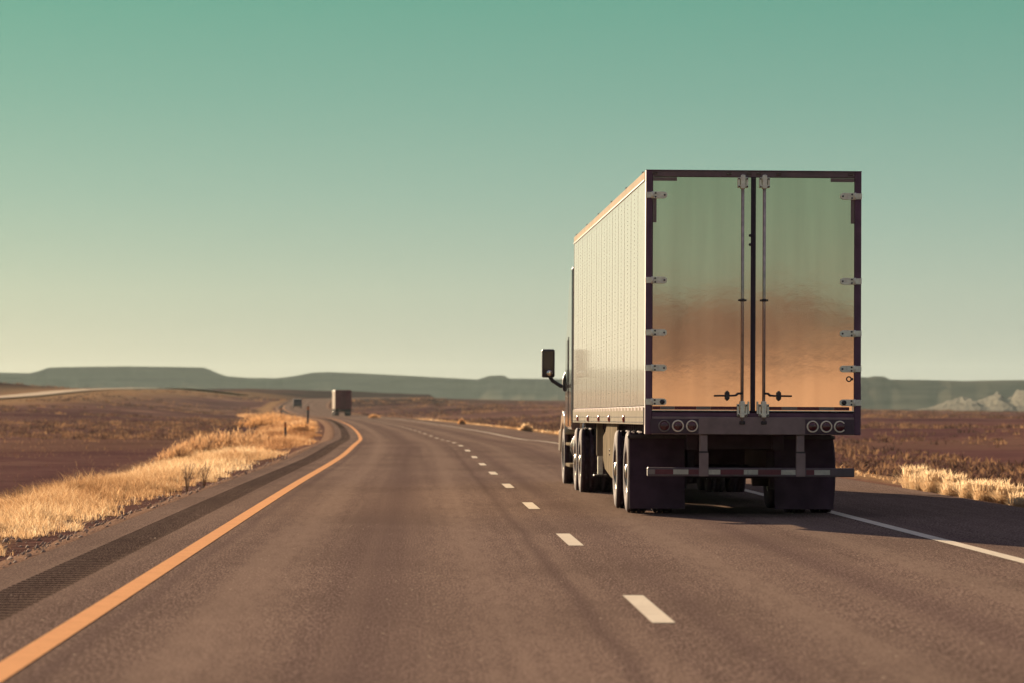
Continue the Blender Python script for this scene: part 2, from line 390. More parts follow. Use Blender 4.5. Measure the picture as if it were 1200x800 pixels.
# heights of the far edge of the plain, by direction (tangent of the bearing)
CREST_T = (np.array([-900, 118, 150, 186, 300, 400, 470, 504, 517, 560, 660, 800, 1010, 1200, 2000]) - 600) / 4200.
CREST_Y = np.array([457, 457, 459.5, 455.5, 455, 457, 458, 459.5, 469, 469, 468.5, 473, 479, 481.5, 482])
RC = 1500.0
def height(x, y):
    r = np.hypot(x, y); az = np.arctan2(x, y); t = np.tan(np.clip(az, -1.2, 1.2))
    yc = np.interp(t, CREST_T, CREST_Y) + 1.2 * (fbm(t * 90 + 50, t * 0 + 3, 11) - .47)
    zc = EYE + (475 - yc) / 4200. * RC
    s = np.clip((r - 220) / (RC - 220), 0, 1) ** 1.25
    z = -.40 + (zc + .40) * s
    z = z + (fbm(x / 60, y / 60, 3) - .47) * 1.0 * sstep(60, 300, r) * (1 - .5 * s)
    z = z + (fbm(x / 9, y / 9, 5) - .47) * .25 * sstep(9, 20, np.abs(x - XC(y)))
    z = np.where(r > RC, z - (zc + 32) * sstep(RC, 2700, r), z)
    # behind the camera the plain climbs
    back = sstep(R(95), R(130), np.abs(az))
    hb = 0 * r
    z = z * (1 - back) + (np.where(r < 520, -.40, -.40) + hb - 30 * sstep(2200, 3200, r)) * back
    # other carriageway on its low bank
    u2 = x - X2(y); w2 = (1 - sstep(9, 45, np.abs(u2))) * sstep(430, 560, y) * (1 - sstep(1150, 1290, y))
    z = z * (1 - w2) + (Z2(y) - .25) * w2
    bank = sstep(9, 30, -u2) * (1 - sstep(160, 320, -u2)) * np.interp(y, [500, 650, 900, 1000, 1075, 1090], [5.5, 6.6, 5.6, 2.8, 1.3, 0.])
    z = z + bank * sstep(430, 560, y)
    # cutting and verges of the road
    u = x - XC(y); lu = np.maximum(-u - 5.0, u - 6.9)
    verge = ZC(y) - .16 - .30 * sstep(1.2, 5.0, lu)
    w = (1 - sstep(7, 45, lu)) * (1 - sstep(1450, 1600, y)) * sstep(-420, -380, y)
    z = z * (1 - w) + verge * w
    return z
def gz(x, y): return float(height(np.array([float(x)]), np.array([float(y)]))[0])

# ------------------------------------------------------------------ ground
def make_ground():
    fine = np.arange(-10.5, 10.51, .055); wide = np.concatenate([np.arange(-179, -10.6, 2.0)])
    az = np.radians(np.concatenate([wide, fine, -wide[::-1]]))
    rad = [6.0]
    while rad[-1] < 6300: rad.append(rad[-1] * (1.022 if rad[-1] < 1700 else 1.05))
    rad = np.array(rad)
    Rr, A = np.meshgrid(rad, az, indexing='ij'); x = Rr * np.sin(A); y = Rr * np.cos(A); z = height(x, y)
    nr, na = Rr.shape
    v = np.stack([x, y, z], -1).reshape(-1, 3)
    v = np.vstack([v, [[0, 0, -.17]]])
    i, j = np.meshgrid(np.arange(nr - 1), np.arange(na), indexing='ij'); j2 = (j + 1) % na
    f = np.stack([i * na + j, (i + 1) * na + j, (i + 1) * na + j2, i * na + j2], -1).reshape(-1, 4)[:, ::-1]
    u = x - XC(y); lu = np.maximum(-u - 5.0, u - 6.6); left = u < 0
    edge = (fbm(x / 5, y / 14, 21) - .47) * 3
    wid = np.where(left, 4.2 + edge, 2.0 + edge * .6)
    vg = (1 - sstep(wid, wid + 1.6, lu)) * (np.abs(y) < 1500) * (.12 + .88 * sstep(.75, 1.5, lu))
    u2 = x - X2(y); vg = np.maximum(vg, 1.0 * (1 - sstep(12, 32 , np.abs(u2))) * (y > 420) * (y < 1300))
    vg = np.maximum(vg, .22 * sstep(.60, .72, fbm(x / 22 + 9, y / 90, 33)) * sstep(80, 200, np.hypot(x, y)))
    back = sstep(R(95), R(130), np.abs(A))
    vg = np.maximum(vg, back * .85 * sstep(300, 360, Rr))
    rust = sstep(-.02, .09, np.tan(np.clip(A, -1.2, 1.2)))
    tt = np.tan(np.clip(A, -1.2, 1.2)); pxx = tt * 4200 + 600
    dk = sstep(760, 1000, Rr + 200 * (fbm(x / 40, y / 40, 44) - .47)) * sstep(300, 420, pxx) * (1 - sstep(500, 540, pxx)) * .9 + .5 * sstep(1000, 1300, Rr) * (pxx < 700)
    dk = np.maximum(dk, sstep(10, 22, -u2) * (y > 480) * (y < 1200)) * (np.abs(A) < 1.0)
    at = {'dark': np.append(np.clip(dk, 0, 1).ravel(), 0), 'verge': np.append(vg.ravel(), 0), 'rust': np.append(rust.ravel(), 0)}
    tri = np.array([[len(v) - 1, (k + 1) % na, k] for k in range(na)])
    o = mesh_obj('ground', from_arrays('ground', v, f, M['ground'], True, None, at)); o['kind'] = 'structure'
make_ground()

# ------------------------------------------------------------------ road
ROAD_Y = np.concatenate([np.arange(-400, -20, 10.), np.arange(-20, 320, 1.0), np.arange(320, 1481, 6.)])
def strip(name, cols, ys, dz, mat, parent=None, xf=XC, zf=ZC, kind=None):
    """cols: list of (u, z offset)"""
    xs = xf(ys); zs = zf(ys); nc = len(cols)
    v = np.array([[(xs[i] + c[0], ys[i], zs[i] + dz + c[1]) for c in cols] for i in range(len(ys))]).reshape(-1, 3)
    uv = np.array([[(c[0], ys[i]) for c in cols] for i in range(len(ys))]).reshape(-1, 2)
    i, j = np.meshgrid(np.arange(len(ys) - 1), np.arange(nc - 1), indexing='ij')
    f = np.stack([i * nc + j, i * nc + j + 1, (i + 1) * nc + j + 1, (i + 1) * nc + j], -1).reshape(-1, 4)
    o = mesh_obj(name, from_arrays(name, v, f, mat, True, uv), parent)
    if kind: o['kind'] = kind
    return o
UL, URL, URR, UR = -4.93, -4.55, -4.12, 6.55
road = strip('road', [(URR, 0), (-3, 0), (-1.5, 0), (0, 0), (1.5, 0), (3, 0), (5, 0), (UR, -.02)], ROAD_Y, 0, M['asphalt'], kind='structure')
strip('shoulder', [(UL, 0), (URL, 0)], ROAD_Y, 0, M['asphalt'], road)
strip('shoulder_edge', [(UL - .95, -.26), (UL - .32, -.07), (UL - .02, -.012), (UL, -.03)], ROAD_Y, 0, M['gravel'], road)
strip('shoulder_edge', [(UR, -.05), (UR + .02, -.03), (UR + .4, -.08), (UR + 1.0, -.28)], ROAD_Y, 0, M['gravel'], road)
# milled rumble strip in the left shoulder
ys = []; off = []
y = 4.0
while y < 240:
    for dy, dz in ((0, 0), (.035, -.012), (.09, -.019), (.145, -.012), (.18, 0)): ys.append(y + dy); off.append(dz)
    y += .32
ys = np.array(ys); off = np.array(off)
rs = strip('rumble_strip', [(URL, 0), (URL + .025, -.001), (URR - .025, -.001), (URR, 0)], np.concatenate([[-400.], np.arange(-390, 3, 10.), ys, np.arange(241, 320, 2.), np.arange(320, 1481, 6.)]), 0, M['asphalt_seal_shade'], road, kind='stuff')
zz = np.empty(len(rs.data.vertices) * 3, np.float32); rs.data.vertices.foreach_get('co', zz); zz = zz.reshape(-1, 4, 3)
n0 = 1 + len(np.arange(-390, 3, 10.)); zz[n0:n0 + len(off), 1:3, 2] += off[:, None]
rs.data.vertices.foreach_set('co', zz.reshape(-1)); rs.data.update()
M['asphalt_flat'] = asphalt('asphalt_flat', .92); rs.data.materials.append(M['asphalt_flat'])
for q_, pl in enumerate(rs.data.polygons):
    row = q_ // 3 - n0
    if 0 <= row < len(off) and row % 5 == 4: pl.material_index = 1
def line(name, u, w, y0, y1, mat, step=None):
    st = step or (1.0 if y1 < 330 else None)
    ys = np.arange(y0, y1 + .01, step) if step else ROAD_Y[(ROAD_Y >= y0) & (ROAD_Y <= y1)]
    h = w / 2; return strip(name, [(u - h, 0), (u + h, 0)], ys, .005, mat, road)
line('yellow_edge_line', -3.62, .165, -400, 900, M['yellow_paint'])
line('white_edge_line', 3.70, .15, -400, 640, M['white_paint'])
for k in range(-3, 56):
    y0 = 22.15 + 12.192 * k; line('lane_dash', 0, .145, y0, y0 + 3.2, M['white_paint'], 1.0665)
r2y = np.arange(430, 1290, 10.)
M['concrete'] = simple('concrete', (.50, .40, .29), .9, 0, .15, .3, 0., 0., 0.)
road2 = strip('opposite_road', [(-4.0, 0), (0, .05), (4.0, 0)], r2y, .12, M['concrete'], None, X2, Z2, 'structure')

# ------------------------------------------------------------------ mesas and hills
def ridge(name, px, top, mat, rows, seed, amp, step=3.0):
    """a flat-topped range built along bearings; rows: (distance, share of height, roughness)"""
    t = (np.arange(px[0], px[-1] + .1, step) - 600) / 4200.
    ty = np.interp(t, (np.array(px) - 600) / 4200., top); rref = rows[-2][0]
    ztop = EYE + (475 - ty) / 4200. * rref; zb = -40.0
    V = []
    for k, (r, sh, rough) in enumerate(rows):
        rr = r + rough * (fbm(t * 70 + 20, t * 0 + k * .35, seed) - .47) * 2 + rough * .5 * (np.abs(vnoise(t * 210, t * 0 + k * .2, seed + 9) - .5) * 2 - .5)
        z = zb + (ztop - zb) * sh
        if 0 < sh < .97: z = z + amp * (fbm(t * 160, t * 0 + k, seed + 4) - .47)
        V.append(np.stack([t * rr, rr, z], -1))
    V = np.array(V); nr, nt = V.shape[:2]
    i, j = np.meshgrid(np.arange(nr - 1), np.arange(nt - 1), indexing='ij')
    f = np.stack([i * nt + j, i * nt + j + 1, (i + 1) * nt + j + 1, (i + 1) * nt + j], -1).reshape(-1, 4)
    o = mesh_obj(name, from_arrays(name, V.reshape(-1, 3), f, mat, False)); o['kind'] = 'structure'; return o
rows = [(3500, 0, 0), (3650, .18, 60), (3800, .34, 90), (3950, .50, 100), (4080, .66, 80), (4160, .80, 40), (4185, .90, 18), (4200, 1.0, 8), (5600, 1.0, 0)]
ridge('mesa', [-4200, -2600, -1500, -500, -200, 0, 35, 46, 56, 70, 100, 150, 200, 238, 246, 256, 266, 290, 325, 345, 365, 385, 420, 470, 535, 560, 566, 573, 590, 597, 660, 760, 860],
      [446, 440, 444, 438, 437, 435.8, 436.6, 434, 430.2, 429.6, 429.2, 428.6, 429.2, 430, 432.5, 437, 440.2, 442, 442.4, 440, 436, 435.3, 436.6, 439.2, 442.6, 444, 442, 439.6, 439.2, 442.8, 443.5, 445, 447], M['mesa'], rows, 50, 6)
rows2 = [(2900, 0, 0), (3000, .2, 50), (3120, .40, 70), (3220, .60, 60), (3300, .78, 50), (3340, .90, 20), (3360, 1.0, 8), (4300, 1.0, 0)]
ridge('mesa', [780, 900, 1000, 1018, 1024, 1036, 1043, 1090, 1130, 1160, 1200, 1400, 1700, 2600, 3400, 4600], [449, 443, 441, 441.5, 440, 440.5, 444, 444.6, 445.6, 445, 444.6, 443, 440, 444, 441, 447], M['mesa'], rows2, 71, 5)
# pale eroded spurs at the foot of the right-hand mesa
def badlands():
    t = np.linspace((1062 - 600) / 4200., (1420 - 600) / 4200., 420); px = t * 4200 + 600
    rs_ = np.linspace(2050, 2640, 46)
    T, RR = np.meshgrid(t, rs_, indexing='xy'); P = T * 4200 + 600
    D = (RR - 2050) / 590.
    env = .85 * np.interp(P, [1062, 1075, 1100, 1132, 1160, 1200, 1260, 1420], [0, 2.5, 9, 16, 18, 23, 25, 27])
    ph = P / 44. + 1.5 * fbm(P / 60., D * 2, 90) + D * .6
    q_ = ph % 1; tri = np.where(q_ < .68, q_ / .68, (1 - q_) / .32)
    tri2 = np.abs(((P / 9. + D * 2 + fbm(P / 20, D * 5, 95) * 2) % 1) - .5) * 2
    h = env * (D ** .75) * (.50 + .50 * tri + .08 * tri2) * (1 - .25 * D) + env * .10 * (fbm(P / 4, D * 14, 99) - .47)
    z = -36 + 33.5 + (h * 1.0) * RR / 4200. * 1.75
    v = np.stack([T * RR, RR, np.where(D <= 0, -40, z)], -1).reshape(-1, 3); nr, nt = T.shape
    i, j = np.meshgrid(np.arange(nr - 1), np.arange(nt - 1), indexing='ij')
    f = np.stack([i * nt + j, i * nt + j + 1, (i + 1) * nt + j + 1, (i + 1) * nt + j], -1).reshape(-1, 4)
    o = mesh_obj('badlands', from_arrays('badlands', v, f, M['pale_rock'], False)); o['kind'] = 'structure'
badlands()
# hills behind the camera, mirrored in the trailer doors
def back_hill(name, r0, r1, deg, jag, mat, seed):
    az = np.radians(np.arange(112, 248.1, .06)); z0 = -3.0
    V = []
    for k, (rr, sh) in enumerate([(r0, 0), (r0 + .35 * (r1 - r0), .35), (r0 + .7 * (r1 - r0), .72), (r1, 1.0), (r1 + 160, 1.02), (r1 + 500, 0)]):
        top = math.tan(R(1)) * r1 * (deg(np.degrees(az)) + jag * (fbm(az * 60, az * 0 + 1, seed) - .47) + .6 * jag * (fbm(az * 420, az * 0 + 1, seed + 20) - .47))
        z = z0 + (top - z0) * sh + (6 * (fbm(az * 40, az * 0 + k, seed + 3) - .47) if 0 < sh < 1 else 0)
        V.append(np.stack([np.sin(az) * rr, np.cos(az) * rr, z + 0 * az], -1))
    V = np.array(V); nr, nt = V.shape[:2]
    i, j = np.meshgrid(np.arange(nr - 1), np.arange(nt - 1), indexing='ij')
    f = np.stack([i * nt + j, i * nt + j + 1, (i + 1) * nt + j + 1, (i + 1) * nt + j], -1).reshape(-1, 4)[:, ::-1]
    o = mesh_obj(name, from_arrays(name, V.reshape(-1, 3), f, mat, True)); o['kind'] = 'structure'
bump_ = lambda c, w, a: (lambda d: a * np.exp(-((d - c) / w) ** 2))
back_hill('hill', 560, 900, lambda d: 1.2 + .22 * np.sin(d * .9), .5, M['orange_hill'], 130)
back_hill('hill', 1000, 1500, lambda d: 1.95 + .30 * np.sin(d * .55 + 1.0), .55, M['scrub_hill'], 140)

# ------------------------------------------------------------------ the semi-truck ahead
# local frame: origin on the road under the middle of the trailer's rear, x right, y forward
LEN = 16.15; HW = 1.30
truck = empty('semi_truck', (2.889, 43.05, 0.0), (R(-.17), R(.30), R(2.06)))
tag(truck, 'large box semi-truck in the right lane, seen from behind with mirror-like metal doors', 'truck')
# --- wheels
def tyre_mesh(name, rad, w, inner):
    h = w / 2
    prof = [(-h * .82, inner), (-h * .98, inner + .05), (-h, inner + (rad - inner) * .5), (-h * .93, rad - .035), (-h * .80, rad - .008)]
    for g in (-.5, 0, .5):
        prof += [(h * g - .012 - .05, rad), (h * g - .012, rad), (h * g - .010, rad - .016), (h * g + .010, rad - .016), (h * g + .012, rad), (h * g + .012 + .05, rad)] if g == 0 else \
                [(h * g - .012, rad), (h * g - .010, rad - .016), (h * g + .010, rad - .016), (h * g + .012, rad)]
    prof += [(h * .80, rad - .008), (h * .93, rad - .035), (h, inner + (rad - inner) * .5), (h * .98, inner + .05), (h * .82, inner)]
    return B().lathe(prof, 'X', 48).mesh(name, M['rubber'])
def rim_mesh(name, inner, w, dish):
    h = w / 2; r = inner
    b = B().lathe([(-h * .82, r + .004), (-h * .84, r - .012), (-h * .60, r - .03), (-h * .55, r * .86), (-h * dish, r * .80), (-h * dish, r * .42), (-h * dish - .02, r * .40), (-h * dish - .05, r * .34), (-h * dish - .10, r * .30), (-h * dish - .11, 0)], 'X', 40)
    for k in range(10):
        q = 2 * math.pi * k / 10; b.lathe([(-h * dish - .03, 0), (-h * dish - .03, .016), (-h * dish, .016)], 'X', 6, (0, math.cos(q) * r * .58, math.sin(q) * r * .58), smooth=False)
    for k in range(5):
        pass
    b.lathe([(h * .82, r + .004), (h * .8, r - .03), (-h * .5, r - .04)], 'X', 40)
    return b.mesh(name, M['rim'])
TY, RM, RM_OUT = tyre_mesh('tyre', .515, .275, .285), rim_mesh('wheel', .285, .275, .25), rim_mesh('wheel', .285, .275, -.35)
def wheel(parent, x, y, side, rad=.515, outer=True, steer=False):
    """side -1: outside faces left"""
    w = mesh_obj('wheel', RM_OUT if steer else RM, parent, (x, y, rad + .004), (random.uniform(0, 6), 0, 0 if side < 0 else math.pi))
    mesh_obj('tyre', TY, w)
    return w
AX = -.085
for ya in (2.15, 4.25):
    for s in (-1, 1):
        wheel(truck, AX + s * 1.165, ya, s); wheel(truck, AX + s * .835, ya, s)
    B().tube([(AX - .95, ya, .515), (AX + .95, ya, .515)], .075, 12).build('axle', M['under'], truck)
    for s in (-1, 1): B().lathe([(-.12, .0), (-.12, .21), (.10, .21), (.10, 0)], 'X', 20, (AX + s * .64, ya, .515)).build('brake_drum', M['under'], truck)
for s in (-1, 1):
    B().lathe([(2.72, 0), (2.72, .17), (2.78, .20), (3.62, .20), (3.68, .17), (3.68, 0)], 'Y', 24, (AX + s * .93, 0, .62)).build('shade_cylinder', M['under'], truck)  # added cylinders between the axles, blocking sunlight under the trailer
# bogie and under-frame
b = B()
for s in (-1, 1):
    b.box(AX + s * .53 - .07, AX + s * .53 + .07, 1.3, 5.6, .80, 1.0, .01); b.box(AX + s * .50 - .05, AX + s * .50 + .05, 1.9, 4.6, .56, .80, .01)
for ya in (1.5, 3.2, 5.2): b.box(AX - .55, AX + .55, ya - .06, ya + .06, .82, .98)
b.build('bogie_frame', M['under'], truck)
b = B()
for k in range(38): b.box(-1.12, 1.12, .35 + k * .415, .43 + k * .415, 1.02, 1.12)
b.build('crossmember', M['under'], truck)
B().box(-HW + .01, HW - .01, .12, LEN - .05, 1.125, 1.19).build('trailer_floor', M['under'], truck)
B().prism([(8.7, .42), (8.6, .50), (8.6, 1.0), (12.2, 1.0), (12.2, .50), (12.1, .42)], 'X', -1.0, 1.0, .01).build('shade_box', M['under'], truck)  # unseen box added under the floor to keep the road there in shade
# mud flaps
for s in (-1, 1):
    t = bmesh.new(); n = 6; rows_ = []
    x0, x1 = (-1.39, -.70) if s < 0 else (.42, 1.15)
    g = B()
    prof = [(1.48, .95), (1.47, .70), (1.44, .45), (1.39, .075), (1.405, .075), (1.455, .45), (1.485, .70), (1.495, .95)]
    g.prism(prof, 'X', x0, x1).build('mud_flap', M['flap'], truck)
    B().box(x0 - .02, x1 + .02, 1.44, 1.50, .94, .985, .006).build('flap_bracket', M['dark_steel'], truck)
# box body
Z0, Z1 = 1.115, 4.155
B().box(-HW + .012, HW - .012, .16, LEN - .03, 1.20, Z1 - .03).build('trailer_box', M['frame_dark'], truck, label='dark inner shell of the box trailer')
B().box(-HW + .02, HW - .02, .12, LEN, Z1 - .025, Z1 + .012, .008).build('roof', M['rail_white'], truck)
B().box(-HW - .004, HW + .004, LEN - .028, LEN + .03, 1.14, Z1, .02).build('front_wall', M['side_white'], truck)
NP = 13; PW = (LEN - .16) / NP
for s in (-1, 1):
    x0 = s * HW; side = 'left' if s < 0 else 'right'
    pm = B().box(min(x0, x0 - s * .010), max(x0, x0 - s * .010), .0004, PW - .0004, 1.345, Z1 - .115).mesh('side_panel', M['side_white'])
    sm = B()
    sm.box(min(x0, x0 + s * .0015), max(x0, x0 + s * .0015), -.018, .018, 1.345, Z1 - .115, .0003)
    for q in range(52):
        zq = 1.37 + q * .052
        sm.box(min(x0 + s * .0015, x0 + s * .0045), max(x0 + s * .0015, x0 + s * .0045), -.013, -.005, zq, zq + .009)
    for q in range(52):
        zq = 1.37 + q * .052
        sm.box(min(x0, x0 + s * .003), max(x0, x0 + s * .002), PW / 2 - .007, PW / 2 + .007, zq, zq + .014)
    sm = sm.mesh('rivet_seam', M['side_white'])
    for k in range(NP):
        p = mesh_obj('side_panel', pm, truck, (0, .13 + k * PW, 0))
        if k: mesh_obj('rivet_seam', sm, p)
    tr = B().box(min(x0 + s * .006, x0 - s * .02), max(x0 + s * .006, x0 - s * .02), .125, LEN, Z1 - .112, Z1 + .004, .004).build('top_rail', M['cream_rail'], truck)
    B().box(min(x0 + s * .006, x0 + s * .012), max(x0 + s * .006, x0 + s * .012), .125, LEN, Z1 - .108, Z1 - .095).build('rail_lip', M['dark_steel'], tr)
    for k in range(6): B().box(x0 - .012, x0 + .012, .5 + k * 3.0, .56 + k * 3.0, Z1 + .006, Z1 + .022, .003).build('roof_marker', M['lens_red'], tr)
    br = B().box(min(x0 + s * .012, x0 - s * .03), max(x0 + s * .012, x0 - s * .03), .125, LEN, Z0, 1.325, .004).build('bottom_rail', M['rail_white'], truck)
    bb = B()
    for q in range(118): bb.box(min(x0 + s * .012, x0 + s * .017), max(x0 + s * .012, x0 + s * .017), .2 + q * .135, .232 + q * .135, 1.135, 1.15)
    for q in range(118): bb.box(min(x0 + s * .012, x0 + s * .017), max(x0 + s * .012, x0 + s * .017), .2 + q * .135, .232 + q * .135, 1.20, 1.212)
    r_ = bb.build('rivet_row', M['dark_steel'], br); r_['kind'] = 'stuff'
    for k in range(26):
        ya = .20 + k * .615
        B().box(min(x0 + s * .006, x0 + s * .0135), max(x0 + s * .006, x0 + s * .0135), ya, ya + (.24 if k % 2 else .30), 1.285, 1.328).build('reflective_tape', M['tape_red' if True else 'tape_white'], br)
    for ya in (3.5, 6.5, 8.9, 11.6, 14.5):
        mk = B().lathe([(.0, .052), (.016, .048), (.028, .026), (.032, 0)], 'X', 16, (0, 0, 0)).mesh('marker_light', M['marker_red'])
        mesh_obj('marker_light', mk, br, (x0 + s * .012, ya, 1.185), (0, 0, 0 if s > 0 else math.pi))
    # landing gear leg and skirt
    lg = B().box(s * 1.15 - .055, s * 1.15 + .055, 11.25, 11.37, .62, 1.12, .008).build('landing_leg', M['skirt'], truck)
    B().box(s * 1.15 - .038, s * 1.15 + .038, 11.27, 11.35, .34, .62, .005).build('landing_foot', M['galv'], lg)
    B().box(s * 1.15 - .10, s * 1.15 + .10, 11.20, 11.42, .31, .335, .004).build('foot_plate', M['dark_steel'], lg)
    B().prism([(5.95, 1.118), (6.0, .33), (7.2, .36), (8.6, .46), (9.05, .60), (9.05, .93), (8.5, 1.0), (8.1, 1.118)], 'X', s * 1.235 - .012, s * 1.235 + .012, .004).build('side_skirt', M['skirt'], truck)
    for (ya, za) in ((6.1, .72), (6.1, .66), (7.5, .74), (7.5, .68)):
        B().lathe([(0, .018), (.008, .016), (.01, 0)], 'X', 8, (0, 0, 0)).build('bolt', M['dark_steel'], truck, (s * 1.235 + s * .012, ya, za)).scale = (s, 1, 1)
# --- rear frame
for s in (-1, 1): B().box(min(s * HW, s * (HW - .082)), max(s * HW, s * (HW - .082)), 0, .14, 1.0, Z1 + .012, .006).build('rear_post', M['frame_dark'], truck)
hd = B().box(-HW + .082, HW - .082, .004, .14, Z1 - .068, Z1 + .008, .004).build('header', M['header_dark'], truck)
for x in (-1.19, -.30, .30, 1.17, -.06, .06): B().box(x - .03, x + .03, -.008, .006, Z1 - .045, Z1 - .018, .004).build('clearance_lamp', M['lens_red'], hd)
B().box(-HW - .001, HW + .001, -.012, .004, Z1 + .001, Z1 + .013, .002).build('top_lip', M['frame_dark'], hd)
sill = B().box(-HW + .082, HW - .082, -.02, .16, 1.0, 1.215, .008).build('rear_sill', M['sill_grey'], truck)
B().box(-HW + .084, HW - .084, -.004, .12, 1.216, 1.262, .004).build('sill_lip', M['frame_dark'], sill)
for s in (-1, 1):
    xs_ = (-1.07, -.906, -.737) if s < 0 else (.716, .880, 1.044)
    lb = B().box(xs_[0] - (.17 if s < 0 else .09), xs_[2] + (.08 if s < 0 else .17), -.026, -.019, 1.012, 1.188, .002).build('lamp_panel', M['light_box'], sill)
    for i, x in enumerate(xs_):
        lamp = B().lathe([(0, .058), (-.012, .054), (-.022, .032), (-.026, 0)], 'Y', 24, (x, -.026, 1.102)).build('tail_lamp', M['lens_red'], truck)
        broken = (s > 0 and i == 2)
        prof = [(.002, .058), (-.012, .056), (-.016, .062), (-.012, .071), (.002, .073)]
        B().lathe(prof, 'Y', 32, (x, -.026, 1.102), .80 if broken else 1.0, R(36) if broken else 0).build('lamp_ring', M['ring' if (s > 0 or i) else 'header_dark'] if not (s < 0 and i == 0) else M['tape_grey'], lamp)
# --- doors
DZ0, DZ1 = 1.285, Z1 - .070
for s in (-1, 1):
    xa, xb = (-1.217, -.030) if s < 0 else (.022, 1.217)
    dm = B().box(xa, xb, .010, .05, DZ0, DZ1, .004).mesh('door', M['door_metal'])
    door = mesh_obj('door', dm, truck, None, None)
    door['label'] = 'polished metal rear door, %s leaf' % ('left' if s < 0 else 'right')
    # gasket round the leaf
    B().box(xa - .012, xb + .012, .018, .055, DZ0 - .016, DZ0 - .001).build('gasket', M['seal'], door)
    B().box(xa - .012, xb + .012, .018, .055, DZ1 + .001, DZ1 + .006).build('gasket', M['seal'], door)
    # hinges
    for zh in (3.864, 2.840, 2.210, 1.796, 1.390):
        xo = s * HW
        h_ = B(); h_.box(min(xo + s * .004, xo - s * .075), max(xo + s * .004, xo - s * .075), -.014, -.001, zh - .036, zh + .036, .003)
        h_.prism([(xo - s * .085, zh - .040), (xo - s * .225, zh - .040), (xo - s * .255, zh - .022), (xo - s * .255, zh + .022), (xo - s * .225, zh + .040), (xo - s * .085, zh + .040)], 'Y', -.012, .009, .003)
        h_.tube([(xo - s * .080, -.016, zh - .042), (xo - s * .080, -.016, zh + .042)], .014, 10)
        hg = h_.build('hinge', M['galv'], door)
        for dx, dz in ((.115, .022), (.115, -.022), (.225, 0.)):
            B().lathe([(0, .012), (-.007, .010), (-.008, 0)], 'Y', 8, (xo - s * dx, -.012, zh + dz)).build('bolt', M['dark_steel'], door)
        if zh < 1.5: B().lathe([(0, .030), (-.018, .027), (-.024, 0)], 'Y', 16, (xo - s * .205, -.012, zh)).build('bumper_stop', M['black_plastic'], door)
    # lock rod with keepers, guides and handle
    xr = -.133 if s < 0 else .128
    rod = B().tube([(xr, -.022, 1.13), (xr, -.022, Z1 - .035)], .0165, 12).build('lock_rod', M['rod_steel'], door)
    for z in (2.605,):
        B().box(xr - .050, xr + .050, -.010, .010, z - .012, z + .012, .004).sphere((xr, -.024, z), .028, (1, .8, .8)).build('rod_guide', M['dark_steel'], door)
    for z, hh in ((4.015, .125), (1.29, .150)):
        k_ = B().box(xr - .028, xr + .028, -.046, -.004, z - hh * .55, z + hh * .75, .006)
        for q in (-1, 1):
            k_.box(xr + q * .050 - .012, xr + q * .050 + .012, -.030, .009, z - hh * .45, z + hh * .5, .003)
        k_.tube([(xr - .06, -.03, z + hh * .45), (xr + .06, -.03, z + hh * .45)], .011, 8); k_.tube([(xr - .06, -.03, z - hh * .30), (xr + .06, -.03, z - hh * .30)], .011, 8)
        kp = k_.build('rod_keeper', M['galv'], door)
        for q in (-1, 1):
            for w_ in (-.35, .4): B().lathe([(0, .011), (-.012, .009), (-.013, 0)], 'Y', 8, (xr + q * .050, -.030, z + hh * w_)).build('bolt', M['dark_steel'], door)
    B().box(xr - .034, xr + .034, -.040, -.021, 1.125, 1.165, .006).build('cam_foot', M['dark_steel'], door)
    xi = -.055 if s < 0 else .052
    B().box(xi - .009, xi + .009, -.030, .009, 1.25, 1.40, .004).build('door_stop_plate', M['galv'], door)
    q = s
    B().tube([(xr, -.03, 1.495), (xr + q * .05, -.034, 1.495), (xr + q * .075, -.036, 1.472), (xr + q * .13, -.036, 1.468), (xr + q * .335, -.034, 1.466)], .0135, 8, .8).build('door_handle', M['dark_steel'], door)
    B().prism([(xr + q * .155, 1.430), (xr + q * .180, 1.405), (xr + q * .205, 1.430), (xr + q * .205, 1.505), (xr + q * .180, 1.530), (xr + q * .155, 1.505)], 'Y', -.052, .009, .003).build('handle_hasp', M['dark_steel'], door)
    # conspicuity tape
    tx = xa + .01 if s < 0 else .175
    segs = ((-1.212, -1.115, 1), (-1.113, -.945, 0), (-.943, -.683, 1), (-.681, -.515, 0), (-.513, -.185, 1)) if s < 0 else ((.175, .345, 1), (.347, .530, 0), (.532, .795, 1), (.797, .975, 0), (.977, 1.16, 1))
    for a, c, red in segs: B().box(a, c, .004, .0095, 1.298, 1.338).build('reflective_tape', M['tape_red' if red else 'tape_grey'], door)
    B().box(min(xa, -.18) if s < 0 else .17, -.18 if s < 0 else xb, -.003, .0095, 1.284, 1.292).build('bottom_trim', M['galv'], door)
    xe = s * 1.212
    B().box(min(xe, xe - s * .285), max(xe, xe - s * .285), .005, .0096, DZ1 - .050, DZ1 - .006).build('corner_tape', M['tape_brown'], door)
    B().box(min(xe, xe - s * .040), max(xe, xe - s * .040), .005, .0096, 3.535, 3.825).build('corner_tape', M['tape_brown'], door)
    if s > 0:
        B().lathe([(.009, .020), (-.004, .022), (-.004, .034), (.009, .036)], 'Y', 20, (1.155, 0, 1.675)).build('tie_back_ring', M['dark_steel'], door)
        B().box(1.186, 1.205, -.01, .0095, 1.66, 1.69, .003).build('tie_back_clip', M['dark_steel'], door)
        B().box(1.197, 1.208, .002, .0096, DZ0 + .01, 1.36).build('edge_trim', M['galv'], door)
    else:
        for z in (3.385, 3.275): B().lathe([(.0095, .018), (-.01, .016), (-.014, 0)], 'Y', 10, (-.043, 0, z)).build('stud', M['dark_steel'], door)
B().box(-.034, .026, .002, .045, DZ0 - .01, DZ1 + .004, .004).build('centre_seal', M['seal'], truck)
